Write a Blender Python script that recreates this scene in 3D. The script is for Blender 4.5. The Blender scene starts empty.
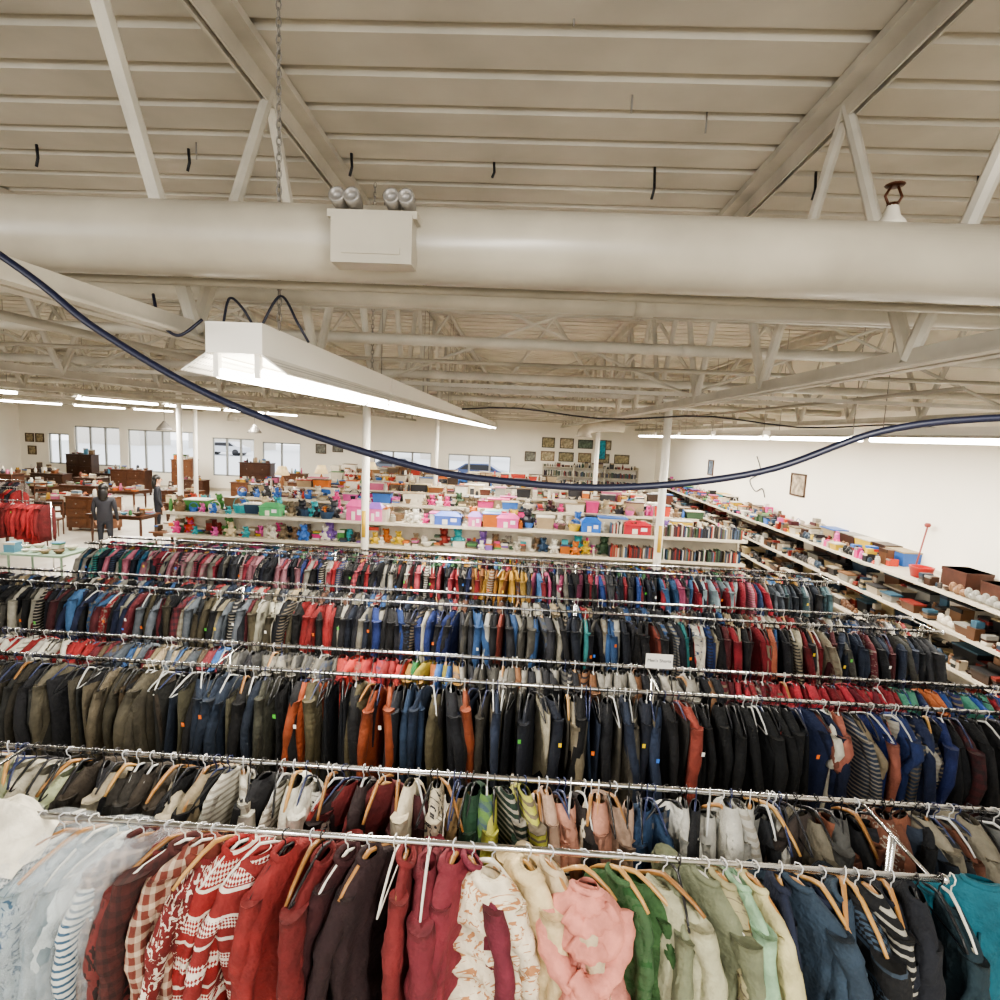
import bpy, math, random
import numpy as np
from mathutils import Vector, Matrix
R = random.Random(7)
pi = math.pi

def lin(h):
    h = h.lstrip('#')
    o = []
    for i in (0, 2, 4):
        c = int(h[i:i+2], 16)/255
        o.append(c/12.92 if c <= .04045 else ((c+.055)/1.055)**2.4)
    return (o[0], o[1], o[2], 1.0)

def link(o):
    bpy.context.scene.collection.objects.link(o); return o

# ------------------------------------------------------------ materials
def mat(name, base=None, rough=.6, metal=0., noise=0., nscale=8., attr=False, pattern=None, bump=0., emis=None, estr=0., dots=0., trans=0., alpha=1.):
    m = bpy.data.materials.new(name); m.use_nodes = True
    nt = m.node_tree; N = nt.nodes; L = nt.links
    b = N['Principled BSDF']
    b.inputs['Roughness'].default_value = rough
    b.inputs['Metallic'].default_value = metal
    b.inputs['Alpha'].default_value = alpha
    if trans: b.inputs['Transmission Weight'].default_value = trans
    if emis:
        b.inputs['Emission Color'].default_value = lin(emis); b.inputs['Emission Strength'].default_value = estr
    tc = N.new('ShaderNodeTexCoord')
    if attr:
        a = N.new('ShaderNodeAttribute'); a.attribute_name = 'Col'; col = a.outputs['Color']
    else:
        rgb = N.new('ShaderNodeRGB'); rgb.outputs[0].default_value = lin(base); col = rgb.outputs[0]
    if dots:
        v = N.new('ShaderNodeTexVoronoi'); v.inputs['Scale'].default_value = dots; v.inputs['Randomness'].default_value = 0
        L.new(tc.outputs['Object'], v.inputs['Vector'])
        t = N.new('ShaderNodeMath'); t.operation = 'GREATER_THAN'; t.inputs[1].default_value = .36; L.new(v.outputs['Distance'], t.inputs[0])
        mr = N.new('ShaderNodeMapRange'); mr.inputs[3].default_value = .35; L.new(t.outputs[0], mr.inputs[0])
        vm = N.new('ShaderNodeVectorMath'); vm.operation = 'SCALE'; L.new(col, vm.inputs[0]); L.new(mr.outputs[0], vm.inputs['Scale']); col = vm.outputs[0]
    if pattern:
        a2 = N.new('ShaderNodeAttribute'); a2.attribute_name = 'Col2'
        g = N.new('ShaderNodeAttribute'); g.attribute_name = 'gpos'
        sep = N.new('ShaderNodeSeparateXYZ'); L.new(g.outputs['Vector'], sep.inputs[0])
        def wave(sock, k, thr):
            mu = N.new('ShaderNodeMath'); mu.operation = 'MULTIPLY'; mu.inputs[1].default_value = k; L.new(sock, mu.inputs[0])
            s = N.new('ShaderNodeMath'); s.operation = 'SINE'; L.new(mu.outputs[0], s.inputs[0])
            t = N.new('ShaderNodeMath'); t.operation = 'GREATER_THAN'; t.inputs[1].default_value = thr; L.new(s.outputs[0], t.inputs[0])
            return t.outputs[0]
        if pattern == 'plaid':
            f1 = wave(sep.outputs[0], 110, .3); f2 = wave(sep.outputs[2], 110, .3)
            ad = N.new('ShaderNodeMath'); ad.operation = 'ADD'; L.new(f1, ad.inputs[0]); L.new(f2, ad.inputs[1])
            mu = N.new('ShaderNodeMath'); mu.operation = 'MULTIPLY'; mu.inputs[1].default_value = .4; L.new(ad.outputs[0], mu.inputs[0]); fac = mu.outputs[0]
        elif pattern == 'stripe':
            fac = wave(sep.outputs[2], 230, .35)
        elif pattern == 'nordic':
            v = N.new('ShaderNodeTexChecker'); v.inputs['Scale'].default_value = 85
            mp = N.new('ShaderNodeMapping'); mp.inputs['Rotation'].default_value = (0, .78, 0)
            L.new(g.outputs['Vector'], mp.inputs[0]); L.new(mp.outputs[0], v.inputs['Vector'])
            f2 = wave(sep.outputs[2], 36, .35)
            mu = N.new('ShaderNodeMath'); mu.operation = 'MULTIPLY'; L.new(v.outputs['Fac'], mu.inputs[0]); L.new(f2, mu.inputs[1])
            f3 = wave(sep.outputs[2], 62, .9)
            mx0 = N.new('ShaderNodeMath'); mx0.operation = 'MAXIMUM'; L.new(mu.outputs[0], mx0.inputs[0]); L.new(f3, mx0.inputs[1]); fac = mx0.outputs[0]
        else:
            v = N.new('ShaderNodeTexNoise'); v.inputs['Scale'].default_value = 34 if pattern == 'print' else 16
            v.inputs['Detail'].default_value = 2; v.inputs['Distortion'].default_value = 1.2
            L.new(g.outputs['Vector'], v.inputs['Vector'])
            t = N.new('ShaderNodeMath'); t.operation = 'GREATER_THAN'; t.inputs[1].default_value = .57; L.new(v.outputs['Fac'], t.inputs[0]); fac = t.outputs[0]
        mx = N.new('ShaderNodeMix'); mx.data_type = 'RGBA'
        L.new(fac, mx.inputs[0]); L.new(col, mx.inputs[6]); L.new(a2.outputs['Color'], mx.inputs[7]); col = mx.outputs[2]
    if noise:
        n = N.new('ShaderNodeTexNoise'); n.inputs['Scale'].default_value = nscale; n.inputs['Detail'].default_value = 5
        L.new(tc.outputs['Object'], n.inputs['Vector'])
        mr = N.new('ShaderNodeMapRange'); mr.inputs[1].default_value = .3; mr.inputs[2].default_value = .7
        mr.inputs[3].default_value = 1-noise; mr.inputs[4].default_value = 1+noise*.3
        L.new(n.outputs['Fac'], mr.inputs[0])
        vm = N.new('ShaderNodeVectorMath'); vm.operation = 'SCALE'; L.new(col, vm.inputs[0]); L.new(mr.outputs[0], vm.inputs['Scale']); col = vm.outputs[0]
    if bump:
        n = N.new('ShaderNodeTexNoise'); n.inputs['Scale'].default_value = nscale*3
        L.new(tc.outputs['Object'], n.inputs['Vector'])
        bp = N.new('ShaderNodeBump'); bp.inputs['Strength'].default_value = bump; bp.inputs['Distance'].default_value = .02
        L.new(n.outputs['Fac'], bp.inputs['Height']); L.new(bp.outputs[0], b.inputs['Normal'])
    L.new(col, b.inputs['Base Color'])
    return m

M_cloth = [mat('cloth_plain', attr=True, rough=.9, noise=.35, nscale=11, bump=.6),
           mat('cloth_plaid', attr=True, rough=.9, pattern='plaid', noise=.3, nscale=11, bump=.5),
           mat('cloth_stripe', attr=True, rough=.9, pattern='stripe', noise=.3, nscale=11, bump=.5),
           mat('cloth_print', attr=True, rough=.85, pattern='print', noise=.3, nscale=11, bump=.5),
           mat('cloth_blotch', attr=True, rough=.85, pattern='blotch', noise=.3, nscale=11, bump=.5),
           mat('cloth_nordic', attr=True, rough=.9, pattern='nordic', noise=.3, nscale=11, bump=.5),
           mat('hanger_plastic', attr=True, rough=.35),
           mat('clear_garment_bag', '#e8eef0', rough=.16, alpha=.17, bump=.9, nscale=6)]
M_goods = mat('goods_paint', attr=True, rough=.45, noise=.15, nscale=6)
M_steel = mat('painted_steel', '#c0baac', rough=.5, noise=.25, nscale=3)
M_pipe = mat('painted_pipe', '#a8a192', rough=.3, noise=.3, nscale=1.8, bump=.12)
M_deck = mat('painted_deck', '#bdb7a9', rough=.7, noise=.22, nscale=1.3)
M_wall = mat('wall_paint', '#f8f2e4', rough=.8, noise=.04, nscale=1.)
M_floor = mat('floor_vinyl', '#cfc8ba', rough=.35, noise=.15, nscale=2.)
M_chrome = mat('chrome', '#d0d0d0', rough=.2, metal=1.)
M_shelf = mat('shelf_enamel', '#ccc3b0', rough=.45, noise=.12)
M_white = mat('white_enamel', '#ebe7dd', rough=.4)
M_perf = mat('perforated_reflector', '#e8e4da', rough=.4, dots=45)
M_tube = mat('lamp_tube', '#ffffff', emis='#fff6e6', estr=30.)
M_black = mat('black_plastic', '#15161c', rough=.4)
M_cable = mat('cable_rubber', '#0a102a', rough=.4)
M_grey = mat('grey_metal', '#8a8680', rough=.4, metal=.4)
M_frame = mat('window_frame', '#9a9c98', rough=.4)

# ------------------------------------------------------------ mesh builder
class MB:
    def __init__(s): s.v=[]; s.f=[]; s.c=[]; s.c2=[]; s.g=[]; s.m=[]; s.n=0
    def add(s, V, F, col=(.8,.8,.8,1), mi=0, col2=None, gp=None):
        V = np.asarray(V, float); k = len(V)
        s.v.append(V); off = s.n
        s.f.extend([tuple(i+off for i in f) for f in F]); s.m.extend([mi]*len(F))
        s.c.append(np.tile(np.array(col), (k,1))); s.c2.append(np.tile(np.array(col2 or col), (k,1)))
        s.g.append(V if gp is None else gp); s.n += k
    def build(s, name, mats, smooth=True, parent=None):
        me = bpy.data.meshes.new(name)
        V = np.vstack(s.v); me.from_pydata(V.tolist(), [], s.f)
        for nm, arr in (('Col', s.c), ('Col2', s.c2)):
            a = me.attributes.new(nm, 'FLOAT_COLOR', 'POINT'); a.data.foreach_set('color', np.vstack(arr).ravel())
        a = me.attributes.new('gpos', 'FLOAT_VECTOR', 'POINT'); a.data.foreach_set('vector', np.vstack(s.g).ravel())
        for m in (mats if isinstance(mats, list) else [mats]): me.materials.append(m)
        me.polygons.foreach_set('material_index', s.m)
        me.polygons.foreach_set('use_smooth', [smooth]*len(me.polygons))
        me.update()
        o = link(bpy.data.objects.new(name, me))
        if parent: o.parent = parent
        return o
    def box(s, x0,x1,y0,y1,z0,z1, col=(.8,.8,.8,1), mi=0):
        V=[(x0,y0,z0),(x1,y0,z0),(x1,y1,z0),(x0,y1,z0),(x0,y0,z1),(x1,y0,z1),(x1,y1,z1),(x0,y1,z1)]
        s.add(V, BOXF, col, mi)
    def tube(s, path, r, sides=6, col=(.8,.8,.8,1), mi=0, cap=True):
        P = [Vector(p) for p in path]; n=len(P); V=[]
        rr = r if isinstance(r,(list,tuple)) else [r]*n
        up = None
        for i,p in enumerate(P):
            t = (P[min(i+1,n-1)]-P[max(i-1,0)]).normalized()
            if up is None:
                up = t.orthogonal().normalized()
            else:
                up = (up - t*up.dot(t)); up = up.normalized() if up.length>1e-6 else t.orthogonal().normalized()
            b = t.cross(up)
            for k in range(sides):
                a = 2*pi*k/sides
                q = p + (up*math.cos(a)+b*math.sin(a))*rr[i]; V.append(q[:])
        F = gridF(n, sides)
        if cap: F = F+[tuple(range(sides-1,-1,-1)), tuple((n-1)*sides+k for k in range(sides))]
        s.add(V, F, col, mi)
    def lathe(s, c, prof, sides=10, col=(.8,.8,.8,1), mi=0, M=None):
        V=[]
        for r,z in prof:
            for k in range(sides):
                a=2*pi*k/sides; V.append((r*math.cos(a), r*math.sin(a), z))
        V=np.array(V)
        if M is not None: V = V@np.array(M).T
        V=V+np.array(c)
        F=gridF(len(prof),sides)+[tuple(range(sides-1,-1,-1)), tuple((len(prof)-1)*sides+k for k in range(sides))]
        s.add(V,F,col,mi)
    def ball(s, c, r, col=(.8,.8,.8,1), mi=0, sides=8, rings=5, sc=(1,1,1)):
        prof=[(max(1e-3,math.sin(pi*i/rings)),-math.cos(pi*i/rings)) for i in range(rings+1)]
        s.lathe(c, prof, sides, col, mi, M=np.diag([r*sc[0],r*sc[1],r*sc[2]]))
BOXF=[(0,3,2,1),(4,5,6,7),(0,1,5,4),(1,2,6,5),(2,3,7,6),(3,0,4,7)]
_gc={}
def gridF(n,m):
    if (n,m) not in _gc:
        _gc[(n,m)]=[(i*m+k, i*m+(k+1)%m, (i+1)*m+(k+1)%m, (i+1)*m+k) for i in range(n-1) for k in range(m)]
    return _gc[(n,m)]
def spline(C,k=8):
    out=[]; n=len(C); P=[Vector(c) for c in C]
    for i in range(n-1):
        p0,p1,p2,p3=P[max(i-1,0)],P[i],P[i+1],P[min(i+2,n-1)]
        for j in range(k):
            t=j/k; out.append((.5*((2*p1)+(p2-p0)*t+(2*p0-5*p1+4*p2-p3)*t*t+(3*p1-p0-3*p2+p3)*t**3))[:])
    out.append(P[-1][:]); return out

# ------------------------------------------------------------ room shell
XL, XR, YF = -24.0, 6.15, 26.0
ZD = 5.32
b=MB(); b.box(XL-.3,XR+.3,-3,YF+.3,-.1,0); b.build('floor',M_floor,False)
b=MB(); b.box(XR,XR+.2,-3,YF+.2,0,ZD+.2); b.build('wall_right',M_wall,False)
b=MB(); b.box(XL-.2,XL,-3,YF+.2,0,ZD+.2); b.build('wall_left',M_wall,False)
b=MB(); b.box(XL-.2,-10,-3.2,-3,0,ZD+.2); b.box(-10,XR+.2,-3.2,-3,0,2.4); b.build('light_block_wall',M_wall,False)  # unseen wall behind the camera, added and left partly open to limit sky fill
wins=[(-22.6,-21.6,.9,2.35),(-21.3,-19.1,.9,2.75),(-18.7,-15.4,.7,2.7),(-14.6,-12.6,.7,2.5),(-12.2,-10.4,.7,2.4),(-6.9,-4.2,1.2,2.25),(-3.4,-.5,1.2,2.25)]
b=MB(); x=XL
for (a,c,z0,z1) in wins:
    b.box(x,a,YF,YF+.2,0,ZD+.2); b.box(a,c,YF,YF+.2,0,z0); b.box(a,c,YF,YF+.2,z1,ZD+.2); x=c
b.box(x,XR,YF,YF+.2,0,ZD+.2); b.build('wall_back',M_wall,False)
for i,(a,c,z0,z1) in enumerate(wins):
    b=MB()
    for k in range(int((c-a)/1.0)+2):
        n=int((c-a)/1.0)+1; xx=a+(c-a)*k/n
        b.box(xx-.04,xx+.04,YF+.05,YF+.13,z0,z1)
    b.box(a,c,YF+.05,YF+.13,z0-.02,z0+.06); b.box(a,c,YF+.05,YF+.13,z1-.06,z1+.02)
    b.build('window_%d'%(i+1),M_frame,False)
b=MB(); per=.36; V=[];y=-3.0
while y<YF+.3:
    for dy,dz in ((0,0),(.27,0),(.285,.045),(.345,.045)):
        V.append((XL-.2,y+dy,ZD+dz)); V.append((XR+.2,y+dy,ZD+dz))
    y+=per
F=[(i,i+1,i+3,i+2) for i in range(0,len(V)-2,2)]
b.add(V,F); b.box(XL-.3,XR+.3,-3,YF+.3,ZD+.12,ZD+.25); b.build('ceiling',M_deck,False)
b=MB(); b.box(XR-.03,XR,-3,YF,0,.12); b.build('baseboard_right',M_shelf,False)
b=MB(); b.box(XL,XR,YF-.03,YF,0,.12); b.build('baseboard_back',M_shelf,False)

# ------------------------------------------------------------ roof joists
def joist(x):
    b=MB(); zt=ZD-.04; zb=3.69; p=.8
    for s in (-1,1):
        b.box(x+s*.02, x+s*.125, -1.5,YF-.05, zt-.012, zt+.035); b.box(x+s*.02-.006, x+s*.02+.006,-1.5,YF-.05,zt-.12,zt+.03)
        b.box(x+s*.015, x+s*.075, -1.5,YF-.05, zb-.012, zb); b.box(x+s*.015-.005, x+s*.015+.005,-1.5,YF-.05,zb,zb+.075)
    y=1.92-3.2; up=False
    while y<YF-1.2:
        a=(x,y,zb+.03) if up else (x,y,zt-.04); c=(x,y+p,zt-.04) if up else (x,y+p,zb+.03)
        b.tube([a,c],.034,8)
        y+=p; up=not up
    b.build('roof_joist',M_steel,False)
for k in range(-6,2): joist(1.76+3.36*k)
def girder(y,zb=3.95,x0=XL+.05,x1=XR-.05):
    b=MB(); zt=ZD-.15
    for s in (-1,1):
        b.box(x0,x1,y+s*.02,y+s*.10,zt-.01,zt+.06); b.box(x0,x1,y+s*.02,y+s*.09,zb-.01,zb+.05)
    x=x0; up=True
    while x<x1-.8:
        a=(x,y,zb) if up else (x,y,zt); c=(x+.84,y,zt) if up else (x+.84,y,zb)
        b.tube([a,c],.03,6); x+=.84; up=not up
    b.build('roof_girder',M_steel,False)
for y in (9.3,17.7,25.2): girder(y)
b=MB()
for y in (6.2,12.2,15,21):
    b.box(XL+.1,XR-.05,y-.02,y+.02,3.78,3.82); b.box(XL+.1,XR-.05,y+.3,y+.34,5.15,5.19)
    x=-21.76
    while x<3:
        b.tube([(x,y,3.8),(x+3.36,y,5.15)],.018,5); b.tube([(x,y+.05,5.15),(x+3.36,y+.05,3.8)],.018,5); x+=3.36
b.build('joist_bridging',M_steel,False)

# ------------------------------------------------------------ pipes
def pipe(name,pts,r,sides=24,m=M_pipe,coup=()):
    b=MB(); b.tube(pts,r,sides)
    for c in coup: b.tube([(c-.05,pts[0][1],pts[0][2]),(c+.05,pts[0][1],pts[0][2])],r*1.12,sides)
    return b.build(name,m)
DZ=3.985; DR=.135
b=MB(); b.tube([(-12,2.2,DZ),(6.1,2.2,DZ)],DR,48)
for c in (-3.2,2.9,): b.tube([(c-.03,2.2,DZ),(c+.03,2.2,DZ)],DR*1.03,48)
b.build('air_duct',M_pipe)
pipe('sprinkler_pipe',[(-12,3.05,3.99),(6.1,3.05,3.99)],.05,16,M_steel,coup=(-2.4,.6,3.1))
pipe('sprinkler_pipe',[(-20,4.7,4.03),(6.1,4.7,4.03)],.045,12,M_steel,coup=(-3,1.3,4.4))
pipe('conduit_pipe',[(-12,2.5,3.9),(6.1,2.5,3.9)],.018,8)
pipe('conduit_pipe',[(-20,3.9,4.12),(6.1,3.9,4.12)],.018,8)
pipe('conduit_pipe',[(-20,5.4,3.95),(6.1,5.4,3.95)],.02,8)
pipe('sprinkler_pipe',[(-22,7.0,3.98),(6.1,7.0,3.98)],.05,12,M_steel)
pipe('sprinkler_pipe',[(-22,11.2,3.96),(6.1,11.2,3.96)],.06,12,M_steel)
pipe('sprinkler_pipe',[(-22,14.,3.9),(6.1,14.,3.9)],.05,12,M_steel)
pipe('sprinkler_pipe',[(-22,19.5,3.9),(6.1,19.5,3.9)],.06,12,M_steel)
pipe('conduit_pipe',[(-3.1,2.7,3.86),(-3.1,25,3.86)],.03,8)
pipe('conduit_pipe',[(2.6,4.7,3.95),(2.6,25,3.95)],.03,8)
pipe('conduit_pipe',[(3.5,4.7,3.82),(3.5,25,3.82)],.02,8)
b=MB(); b.tube([(-.9+i*.4, 8.2, 3.62+.05*math.sin(i*.9)) for i in range(18)],.012,6); b.build('ceiling_wire',M_black)
for (x,y) in ((1.9,17.5),(-11.5,22)):
    b=MB(); b.tube([(x+1.2,y,3.66),(x+.5,y,3.66),(x+.12,y,3.6),(x,y,3.45),(x,y,3.3)],[.17,.17,.19,.21,.24],16); b.build('air_duct_outlet',M_steel)

e=link(bpy.data.objects.new('emergency_light',None))
b=MB(); b.box(-.69,-.41,1.985,2.08,3.86,4.02); b.box(-.705,-.395,1.99,2.1,4.01,4.035); b.box(-.65,-.45,1.98,1.986,3.89,3.91); b.build('housing',M_pipe,False,e)
b=MB()
for hx in (-.665,-.615,-.48,-.43):
    Mx=np.array([[1,0,0],[0,.25,-1],[0,1,.25]])
    b.lathe((hx,2.0,4.065),[(.012,-.05),(.024,-.03),(.028,.02),(.028,.035),(.02,.037),(.018,.022),(.002,.018)],16,M=Mx)
    b.tube([(hx,2.03,4.02),(hx,2.03,4.07)],.01,8)
b.build('lamp_heads',M_grey,True,e)

e=link(bpy.data.objects.new('sprinkler_head',None))
sx,sy,sz=1.30,2.2,DZ+DR-.02
b=MB(); b.lathe((sx,sy,sz),[(.055,0),(.05,.02),(.03,.045),(.02,.08),(.016,.09)],14); b.build('fitting',M_steel,True,e)
b=MB()
for s in (-1,1): b.tube([(sx+s*.012,sy,sz+.08),(sx+s*.03,sy,sz+.115),(sx+s*.012,sy,sz+.15)],.005,6)
b.lathe((sx,sy,sz+.15),[(.03,0),(.034,.004),(.02,.01)],12); b.lathe((sx,sy,sz+.08),[(.02,-.01),(.02,.01)],10); b.build('frame_and_deflector',mat('brass_dark','#4a2a1a',.4,.6),True,e)
b=MB()
for (x,y,l) in ((-3.8,4.4,.16),(-2.62,4.4,.16),(-1.38,4.4,.16),(-.32,4.5,.10),(.9,4.55,.2),(2.1,4.55,.17),(3.25,4.5,.17)):
    b.tube([(x,y,ZD+.03),(x+.008,y,ZD-l*.6),(x-.008,y,ZD-l)],.011,5)
b.build('ceiling_hooks',M_black)
b=MB()
for (x,y,l) in ((.55,3.6,.1),(.15,3.0,.03),(1.05,3.8,.1),(-2.5,4.3,.12)): b.tube([(x,y,ZD+.03),(x,y,ZD-l)],.006,5)
b.build('ceiling_wires',M_grey)

b=MB()
C=[(-2.6,1.15,4.75),(-1.85,1.22,4.05),(-1.185,1.26,3.645),(-.968,1.27,3.488),(-.675,1.28,3.338),(-.28,1.29,3.222),(-.045,1.3,3.19),(.233,1.31,3.187),(.554,1.32,3.238),(.821,1.33,3.343),(1.09,1.34,3.386),(1.5,1.36,3.41),(1.76,1.4,3.70)]
b.tube(spline(C),.0085,8); b.build('power_cable',M_cable)
b=MB()
b.tube(spline([(-1.66,2.5,3.84),(-1.6,2.45,3.72),(-1.52,2.45,3.66),(-1.44,2.5,3.74)]),.007,6)
b.tube(spline([(-1.22,2.6,3.74),(-1.14,2.62,3.88),(-1.06,2.62,3.76),(-1.02,2.65,3.68)]),.006,6)
b.tube(spline([(-1.4,2.6,3.74),(-1.38,2.62,3.86),(-1.32,2.62,3.82),(-1.28,2.65,3.74)]),.006,6)
b.build('fixture_cord',M_cable)

# ------------------------------------------------------------ fluorescent fixtures
def fixture(x,y0,y1,z,detail=False,k=1.0,tr=.019,big=False):
    e=link(bpy.data.objects.new('fluorescent_fixture',None))
    w1,w2=.095*k,(.18 if big else .2)*k; h0,h1=.07*k,.17*k
    b=MB()
    def prism(prof,bb):
        n=len(prof); V=[(x+p,y0,z+q) for p,q in prof]+[(x+p,y1,z+q) for p,q in prof]
        bb.add(V,[(i,(i+1)%n,(i+1)%n+n,i+n) for i in range(n)]+[tuple(range(n)),tuple(range(2*n-1,n-1,-1))])
    prism([(-w1,h0),(-w1,h1),(w1,h1),(w1,h0)],b)
    for yy in (y0+.02,y1-.05):
        for s in (-1,1): b.box(x+s*.07*k-.012,x+s*.07*k+.012,yy,yy+.03,z-.01,z+h0)
    b.build('housing',M_white,False,e)
    b=MB(); zl=.015 if big else .03
    for s in (-1,1): prism([(s*w1,h0),(s*w2,zl),(s*(w2-.004),zl-.005),(s*(w1-.006),h0-.006)],b)
    b.build('reflector_wings',M_perf,False,e)
    b=MB(); tz=.01 if big else 0.0
    for s in (-1,1): b.tube([(x+s*.07*k,y0+.04,z+tz),(x+s*.07*k,y1-.04,z+tz)],tr,8)
    b.build('tubes',M_tube,True,e)
    b=MB()
    for yy in (y0+.15,y1-.15):
        if detail:
            zz=z+h1;k2=0
            while zz<ZD-.06:
                ax=(1,0) if k2%2 else (0,1)
                loop=[(x+.14*(1 if yy<y0+1 else 0)+ax[0]*.011*math.cos(t),yy+ax[1]*.011*math.cos(t),zz+.02+.024*math.sin(t)) for t in [2*pi*i/8 for i in range(9)]]
                b.tube(loop,.0035,4,cap=False); zz+=.035;k2+=1
        else: b.tube([(x,yy,z+h1),(x,yy,ZD-.01)],.005,4)
    b.build('chains',M_grey,True,e)
y=2.5; i=0
while y<24:
    fixture(-1.30,y,y+2.44,3.505,detail=(i<1),k=1.35,tr=.024,big=True); y+=2.46;i+=1
for X,Z_,ys in ((-8.9,3.62,[7.2,11,13.8,16.6,19.4]),(4.25,3.42,[4.6,7.3,10,12.7,15.4,18.1]),(-15.5,3.6,[13,16,19,22])):
    for y in ys: fixture(X,y,y+2.4,Z_,k=.8,tr=.026)
def area(x,y0,y1,z,E,w=.26):
    l=bpy.data.lights.new('tube_or_fill_light','AREA'); l.shape='RECTANGLE'; l.size=w; l.size_y=y1-y0; l.energy=E; l.color=(1,.955,.88)
    o=link(bpy.data.objects.new('tube_or_fill_glow',l)); o.location=(x,(y0+y1)/2,z)
area(-1.30,2.6,23,3.485,950,.12); area(-8.9,8.3,21.7,3.59,850,.1); area(4.25,4.7,20,3.39,700,.1); area(-15.5,13,24,3.57,700,.1)
for X in (-4.8,1.6):  # added fill lights behind the camera, unseen, with no fixture around them
    l=bpy.data.lights.new('tube_or_fill_light','AREA'); l.shape='RECTANGLE'; l.size=.3; l.size_y=2.4; l.energy=190; l.color=(1,.955,.88)
    o=link(bpy.data.objects.new('tube_or_fill_glow',l)); o.location=(X,-1.2,3.9); o.rotation_euler=(math.radians(30),0,0)

for (x,y) in ((-2.6,9.3),(2.35,9.3),(-2.7,17.7),(2.35,17.7),(-8.4,13.5),(-10.5,17.7)):
    b=MB(); b.tube([(x,y,0),(x,y,3.96)],.065,16); b.box(x-.13,x+.13,y-.13,y+.13,3.93,3.96); b.box(x-.15,x+.15,y-.15,y+.15,0,.02)
    if y<10: b.box(x-.03,x+.03,y-.085,y-.06,1.45,1.9,mi=1)
    b.build('support_column',[M_white,mat('yellow_tape','#c9a43a',.6)])

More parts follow.
